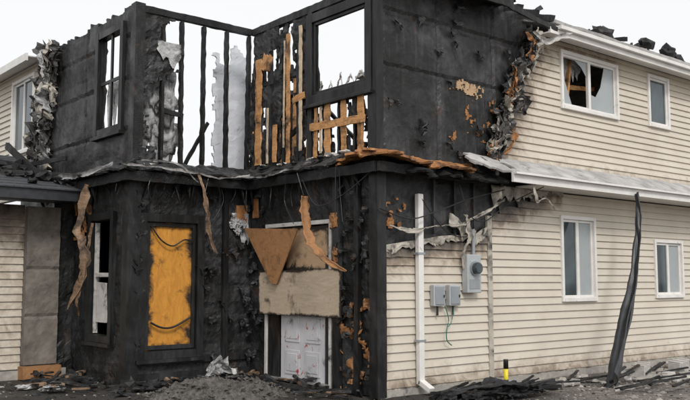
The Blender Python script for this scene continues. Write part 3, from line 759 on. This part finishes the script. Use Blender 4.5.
for a, b, c, d in ((1.24, 1.60, .62, .98), (1.74, 2.10, .62, .98), (1.24, 1.60, .14, .5), (1.74, 2.10, .14, .5)):
    mb.box((-.012, a, c), (-.001, b, d)); mb.box((-.02, a+.05, c+.05), (-.012, b-.05, d-.05))
mb.build('door_panel', M_DOOR, house, bevel=.005)
mb = MB(); mb.box((.01, 2.24, .0), (-.03, 2.52, 1.9), .01); mb.box((.01, 1.01, .0), (-.03, 1.10, 1.9), .01); mb.box((.3, 1, 0), (-.12, 2.6, .05), .01); mb.build('charred_door_casing', M_CHART, house)
mb = MB(); mb.box((-.125, 1.0, .05), (.0, 2.58, .075), .002); mb.build('threshold', M_DRIP, house)
mb = MB()
drape(mb, PB, -.42, -.08, lambda a: 2.62, lambda a: .5, .06, .14, 51, rows=14, step=.02)
for i in range(4): mb.lump((R(-.4, -.15), YB-R(.03, .1), R(2.1, 2.5)), R(.04, .08), (1.3, .7, 1.1), 1.0, 2.4, 3, i)
mb.build('insulation_clumps', M_INSUL, house)
mb = MB(); mb.box((-.32, YB-.06, 2.40), (-.12, YB-.045, 2.75), .015); mb.box((-.05, 2.8, 2.55), (-.04, 2.95, 2.85), .01); mb.build('scorched_trim_board', M_DECK, house)
mb = MB()
grid_wall(mb, PC, .02, .88, .05, 1.3, step=.03, thick=.015, n0=.045, disp=.03, keep=lambda a, z: fr(a, z, 4, 15) > .16)
grid_wall(mb, PC, .75, .92, 1.0, 2.5, step=.03, thick=.015, n0=.085, disp=.02, keep=lambda a, z: fr(a, z, 4, 16) > .15)
grid_wall(mb, PR, .03, .5, 2.25, 2.7, step=.03, thick=.015, n0=.03, disp=.02, keep=lambda a, z: fr(a, z, 4, 19) > .3)
mb.build('corner_scorched_flakes', M_DECK, house)
mb = MB(); grid_wall(mb, PE, -2.93, -2.40, .22, 2.72, step=.05, thick=.12, n0=.16, disp=.009, jit=.15, seams=[('z', .95), ('z', 1.7), ('z', 2.3)]); mb.build('tar_paper_panel', M_TAR, house)
mb = MB(); mb.box((-2.96, 4.93, 0), (-2.36, 5.15, .2), .01); mb.build('panel_base', M_BROWNPLY, house)
mb = MB()
mb.box((-6.5, 4.42, 2.78), (-2.14, 4.47, 2.95), .002); mb.box((-6.5, 4.47, 2.80), (-2.14, 5.19, 2.82)); mb.build('extension_fascia', M_BLACKP, house)
mb = MB(); n = 14
for j in range(n):
    y = 4.38+j*.28; z = 2.96+(y-4.38)*.26; mb.add([(-6.5, y, z), (-2.12, y, z), (-2.12, y+.29, z+.065), (-6.5, y+.29, z+.065), (-6.5, y, z-.02), (-2.12, y, z-.02)], [(0, 1, 2, 3), (4, 5, 1, 0)])
mb.build('extension_roof', M_SHING, house)
mb = MB()
mb.beam((-2.66, 7.05, 3.97), (-2.6, 5.0, 3.05), .06, .12, rough=.15); mb.beam((-2.9, 6.3, 3.55), (-2.3, 4.6, 3.12), .05, .1, rough=.2)
mb.beam((-3.2, 5.6, 3.3), (-2.2, 5.0, 3.25), .05, .1, rough=.2); mb.beam((-2.4, 6.6, 3.6), (-2.2, 5.4, 3.6), .05, .08, rough=.2)
for i in range(16): x = R(-3.4, -2.3); y = R(4.6, 6.5); mb.lump((x, y, 3.0+(y-4.38)*.26), R(.05, .14), (1.3, 1, .8), .8, 2.5, 2, i)
mb.build('fallen_rafters', M_CHARD, house)
mb = MB(); mb.box((XA+.1, 7.9, 0), (XE-.1, 8.0, 3.1)); mb.box((XA+.001, 5.3, 0), (XA+.1, 7.9, 3.1)); mb.box((-6.5, 5.2, 0), (-6.4, 8, 2.9)); mb.build('lower_rear_walls', M_CHARW, house)
mb = MB(); mb.box((XA+.11, YB+.13, 3.04), (0, 7.9, 3.13)); mb.box((0.001, .13, 3.04), (XE-.12, 7.9, 3.13)); mb.build('floor_deck', M_CHAR, house)
mb = MB(); mb.box((XA+.12, YB+.2, 0.01), (-.001, 7.9, .04)); mb.box((.14, .13, .01), (XE-.12, 7.9, .04)); mb.build('ground_floor_slab', M_CHARD, house)

# ================================================================ fixtures
DX = -.09
ds = empty('downspout')
mb = MB(); mb.box((.74+DX, -.05, .12), (.84+DX, -.13, 2.75)); mb.build('pipe', M_WHITE, ds, bevel=.012)
mb = MB(); mb.beam((.79+DX, -.09, .16), (.79+DX, -.3, .06), .1, .075, up=(0, 0, 1)); mb.build('elbow', M_WHITE, ds, bevel=.01)
mb = MB(); mb.box((.72+DX, -.04, 1.9), (.86+DX, -.135, 1.93)); mb.box((.72+DX, -.04, .7), (.86+DX, -.135, .73)); mb.build('strap', M_METAL, ds)
me = empty('electric_meter'); MX = -.12
mb = MB(); mb.box((1.74+MX, -.035, 1.36), (2.04+MX, -.15, 1.92)); mb.build('box', M_LGREY, me, bevel=.012)
def disc(mb, c, r, y0, y1, n=28):
    vs = [(c[0]+r*math.cos(i*2*math.pi/n), y, c[1]+r*math.sin(i*2*math.pi/n)) for y in (y0, y1) for i in range(n)]
    mb.add(vs, [tuple(range(n)), tuple(range(2*n-1, n-1, -1))]+[(i, (i+1) % n, n+(i+1) % n, n+i) for i in range(n)])
mb = MB(); disc(mb, (1.89+MX, 1.72), .105, -.14, -.175); mb.build('ring', M_METAL, me)
mb = MB(); disc(mb, (1.89+MX, 1.72), .085, -.17, -.25); mb.build('glass_dome', M_GLASS, me, bevel=.02)
mb = MB(); mb.box((1.78+MX, -.145, 1.42), (2.0+MX, -.156, 1.56)); mb.tube([(1.95+MX, -.08, 1.92), (1.95+MX, -.08, 2.3)], .026, 10); mb.build('cover_plate', M_METAL, me)
for x0, x1 in ((.95, 1.18), (1.27, 1.50)):
    u = empty('utility_box')
    mb = MB(); mb.box((x0, -.035, 1.18), (x1, -.12, 1.48)); mb.build('box', M_LGREY, u, bevel=.012)
    mb = MB(); mb.box((x0+.025, -.118, 1.205), (x1-.025, -.132, 1.455)); mb.build('cover', M_METAL, u, bevel=.004)
    mb = MB(); mb.box((x1-.05, -.13, 1.30), (x1-.035, -.145, 1.34)); mb.tube([((x0+x1)/2, -.07, 1.18), ((x0+x1)/2, -.07, 1.05)], .016, 8); mb.build('latch', M_BLK, u)
w = MB(); w.tube([(1.2, -.08, 1.2), (1.26, -.1, 1.0), (1.2, -.12, .85), (1.22, -.1, .7), (1.33, -.09, .62)], .008, sm=5); w.tube([(1.4, -.08, 1.18), (1.33, -.09, .95), (1.22, -.11, .88)], .006, sm=5)
w.build('loose_wire', M_GREEN)
mk_ = empty('pipeline_marker'); px_, py_ = 1.87, -.62
mb = MB(); mb.tube([(px_, py_, -.02), (px_, py_, .33)], .032, 14); mb.build('post', M_YEL, mk_, True)
mb = MB(); mb.tube([(px_, py_, .30), (px_, py_, .42), (px_, py_, .43)], .036, 14); mb.tube([(px_, py_, .12), (px_, py_, .15)], .034, 14); mb.build('cap', M_BLK, mk_, True)
mb = MB()
P = [(5.34, -.68, 3.02), (5.20, -.78, 2.5), (4.82, -.93, 1.75), (4.22, -1.12, .9), (3.42, -1.35, .02)]
ribbon(mb, P, [.07, .12, .17, .26, .34], (.8, -.62, .35), n=60, rag=.10, seed=4, wob=.07, cols=8, curl=.12)
ribbon(mb, [(a+.05, b+.04, c) for a, b, c in P], [.03, .06, .08, .12, .2], (.7, .6, .2), n=60, rag=.2, seed=14, wob=.06, cols=4)
solid(mb.build('fallen_black_membrane', M_BLACKP, None, True), .012)

# ================================================================ GROUND
def gz(x, y):
    d = math.hypot(x-1, y+1)
    return (.035*noise.fractal(Vector((x*.9, y*.9, 0)), .7, 2, 5)-.02)*max(0, 1-d/25)-.004
xs = [-300, -100, -40]+[-14+i*.2 for i in range(165)]+[40, 100, 300]
ys = [-300, -100, -40]+[-12+i*.2 for i in range(140)]+[40, 100, 300]
vs = [(x, y, gz(x, y)) for y in ys for x in xs]; nx = len(xs)
def gsoot(x, y):
    d = 9
    if y < 3.1: d = min(d, math.hypot(max(0, x), 0)+max(0, -y)*.9 if x > 0 else max(0, -y) if y < 0 else 0)
    d = min(d, math.hypot(max(-3.2-x, 0, x-1), max(0, -1-y, y-5)))
    return max(0, 1-d/1.8)*.75
mb = MB(); mb.soot = [gsoot(v[0], v[1]) for v in vs]
fs = [(j*nx+i, j*nx+i+1, (j+1)*nx+i+1, (j+1)*nx+i) for j in range(len(ys)-1) for i in range(nx-1)]
mb.add(vs, fs); mb.build('ground', M_GROUND, None, True)
def inside(x, y): return (x > -.05 and y > -.08) or (x > XA-.1 and y > YB-.1) or (y > 5.0)
def stone(mb, x, y, z, r):
    k = R(0, 6.28); a = R(.7, 1.3)
    bm = bmesh.new()
    for dx, dy, dz in ((1, 0, 0), (0, 1, 0), (-1, 0, 0), (0, -1, 0), (0, 0, .6), (0, 0, -.5), (.6, .6, .3), (-.6, .5, .25)):
        c, s = math.cos(k), math.sin(k); rr = r*R(.7, 1.2)
        bm.verts.new((x+(dx*c-dy*s)*rr*a, y+(dx*s+dy*c)*rr, z+dz*rr))
    bmesh.ops.convex_hull(bm, input=bm.verts[:]); bm.verts.index_update()
    mb.add([v.co.copy() for v in bm.verts], [tuple(v.index for v in f.verts) for f in bm.faces]); bm.free()
mb = MB(); mc = MB(); c = 0
while c < 4200:
    d = R(9.5, 17); t = R(-.43, .43)
    x = -7.58+d*(.641+t*.767); y = -8.38+d*(.767-t*.641)
    c += 1
    if inside(x, y): continue
    m = mc if R(0, 1) < gsoot(x, y)+.1 else mb
    stone(m, x, y, gz(x, y), R(.008, .03) if R(0, 1) < .92 else R(.04, .08))
mb.build('gravel', M_STONE); mc.build('charcoal_fragments', M_CHAR)
mb = MB(); vs = []; fs = []; n = 70
for j in range(n+1):
    for i in range(n+1):
        u = -1+2*i/n; v = -1+2*j/n; rr = math.hypot(u, v); h = max(0, 1-rr)**.8*.30
        x = -1.55+u*1.1; y = 1.5+v*.8
        vs.append((x, y, gz(x, y)-.03+h+(.08*fr(x, y, 4)+.05*fr(x, y, 14))*min(1, h*8)))
for j in range(n):
    for i in range(n): fs.append((j*(n+1)+i, j*(n+1)+i+1, (j+1)*(n+1)+i+1, (j+1)*(n+1)+i))
mb.add(vs, fs)
for i in range(160):
    u, v = R(-.9, .9), R(-.9, .9); h = max(0, 1-math.hypot(u, v))**.8*.3
    stone(mb, -1.55+u*1.1, 1.5+v*.8, h, R(.015, .05))
mb.build('ash_mound', M_ASH)
mb = MB()
for i in range(60):
    x = .1+R(0, 1.9); y = -.75-R(0, .5); L = R(.2, .8); th = R(-.45, .45)
    mb.beam((x, y, R(.03, .16)), (x+L*math.cos(th), y+L*math.sin(th)*.6, R(.02, .2)), R(.03, .08), R(.02, .06), rough=.45, taper=R(.5, 1))
for i in range(18): mb.lump((R(.1, 2.3), -.75-R(0, .5), R(.02, .06)), R(.04, .11), (1.5, 1, .7), .9, 2.5, 3, i)
for i in range(6): ribbon(mb, [(R(.2, .8), -.8-R(0, .4), .08), (1.1, -.9-R(0, .3), R(.12, .22)), (1.5, -1-R(0, .2), .12), (R(1.7, 2.5), -1-R(-.2, .3), .05)], [.06, .14, .12, .05], (0, 1, .3), seed=i, rag=.6, n=24)
mb.build('charred_debris_pile', M_CHARD)
mb = MB(); mb2 = MB()
for i in range(130):
    k = i % 3
    if k == 0: x, y = R(-2.1, 0), YB-R(.15, .6)
    elif k == 1: x, y = -R(.15, .6), R(.0, 3)
    else: x, y = XA-R(.15, 1.0), R(3.0, 4.9)
    th = R(0, 6.28); L = R(.1, .5); m = (mb if R(0, 1) < .8 else mb2)
    m.beam((x, y, R(.02, .1)), (x+L*math.cos(th), y+L*math.sin(th), R(.02, .16)), R(.03, .08), R(.02, .06), rough=.35)
for i in range(26): mb.lump((R(-2.6, -.1), R(2.3, 2.9), .03), R(.06, .14), (1.3, 1, .7), .9, 2.5, 2, i)
mb.lump((-.95, 2.2, .16), .12, (1.3, 1, .7), .8, 2.5, 3, 5)
mb.build('charred_rubble', M_CHAR); mb2.build('scorched_wood_scraps', M_TANSTRIP)
mb = MB()
for i in range(3): ribbon(mb, [(-1.5+i*.1, 1.9, .25), (-1.3, 2.0+i*.05, .36), (-1.15, 2.05, .33), (-1.0, 2.1-i*.1, .24)], [.08, .2, .16, .05], (0, 1, .5), seed=i+3, rag=.6, n=24, wob=.08, curl=.3)
for i in range(10): mb.lump((-3.3+R(-.4, .9), 3.6+R(-.3, .6), .03), R(.03, .07), (1.7, 1, .5), .9, 2.2, 3, i)
mb.build('insulation_scraps', M_INSUL)
mb = MB(); mb2 = MB(); mb3 = MB()
for i in range(190):
    x = 2.6+R(0, 8.5); y = -.35-R(0, 2.0)
    if x < 4 and y < -1.6: continue
    m = mb if R(0, 1) < .45 else mb2
    th = R(-.8, .8); L = R(.06, .3)
    m.beam((x, y, R(.0, .05)), (x+L*math.cos(th), y+L*math.sin(th), R(.0, .09)), R(.05, .18), R(.03, .08), rough=.3, seg=3)
for i in range(34):
    x = R(2.4, 9); y = -.6-R(0, 1.6); th = R(-.6, .6); L = R(.3, 1.2)
    mb3.beam((x, y, .06), (x+L*math.cos(th), y+L*math.sin(th), R(.05, .2)), .05, .03, rough=.4)
mb.build('concrete_rubble', M_PAVER, None, False, .01); mb2.build('stone_rubble', M_CONC, None, False, .01); mb3.build('burnt_planks', M_CHAR)
for x, y, r in ((5.9, -1.0, .1), (6.9, -1.2, -.15), (4.9, -.9, .3), (7.9, -1.3, .1)):
    mb = MB(); mb.box((-.2, -.1, 0), (.2, .1, .19), .006)
    mb.box((-.2, -.1, .19), (-.15, .1, .21)); mb.box((.15, -.1, .19), (.2, .1, .21)); mb.box((-.03, -.1, .19), (.03, .1, .21))
    ob = mb.build('concrete_block', M_PAVER, None, False, .006); ob.location = (x, y, .0); ob.rotation_euler = (R(-.1, .1), R(-.1, .1), r)

# ================================================================ world / sun / camera
w = bpy.data.worlds.new('World'); sc.world = w; w.use_nodes = True; nt = w.node_tree
bg = nt.nodes['Background']
sky = nt.nodes.new('ShaderNodeTexSky'); sky.sky_type = 'NISHITA'; sky.sun_disc = False
el, az = math.radians(42), math.radians(205)
sky.sun_elevation = el; sky.sun_rotation = az; sky.dust_density = 6; sky.air_density = 1.2
hs = nt.nodes.new('ShaderNodeHueSaturation'); hs.inputs['Saturation'].default_value = .12
nt.links.new(sky.outputs[0], hs.inputs['Color'])
mx = nt.nodes.new('ShaderNodeMix'); mx.data_type = 'RGBA'; mx.inputs[0].default_value = .72
nt.links.new(hs.outputs[0], mx.inputs[6]); mx.inputs[7].default_value = (8.9, 9.0, 9.1, 1)
nt.links.new(mx.outputs[2], bg.inputs['Color']); bg.inputs['Strength'].default_value = .13
sun = bpy.data.lights.new('sun', 'SUN'); sun.energy = 1.4; sun.angle = math.radians(12); sun.color = (1, .96, .91)
so = bpy.data.objects.new('sun', sun); sc.collection.objects.link(so)
sd = Vector((math.sin(az)*math.cos(el), math.cos(az)*math.cos(el), math.sin(el)))
so.rotation_euler = sd.to_track_quat('Z', 'Y').to_euler()
cam = bpy.data.cameras.new('camera'); co = bpy.data.objects.new('camera', cam); sc.collection.objects.link(co)
cam.lens = 43.7; cam.sensor_width = 36; cam.clip_end = 2000
co.location = (-7.58, -8.38, 1.55)
F = Vector((.641, .767, 0)).normalized(); F.z = math.tan(math.radians(5.45))
co.rotation_euler = F.to_track_quat('-Z', 'Y').to_euler()
sc.camera = co
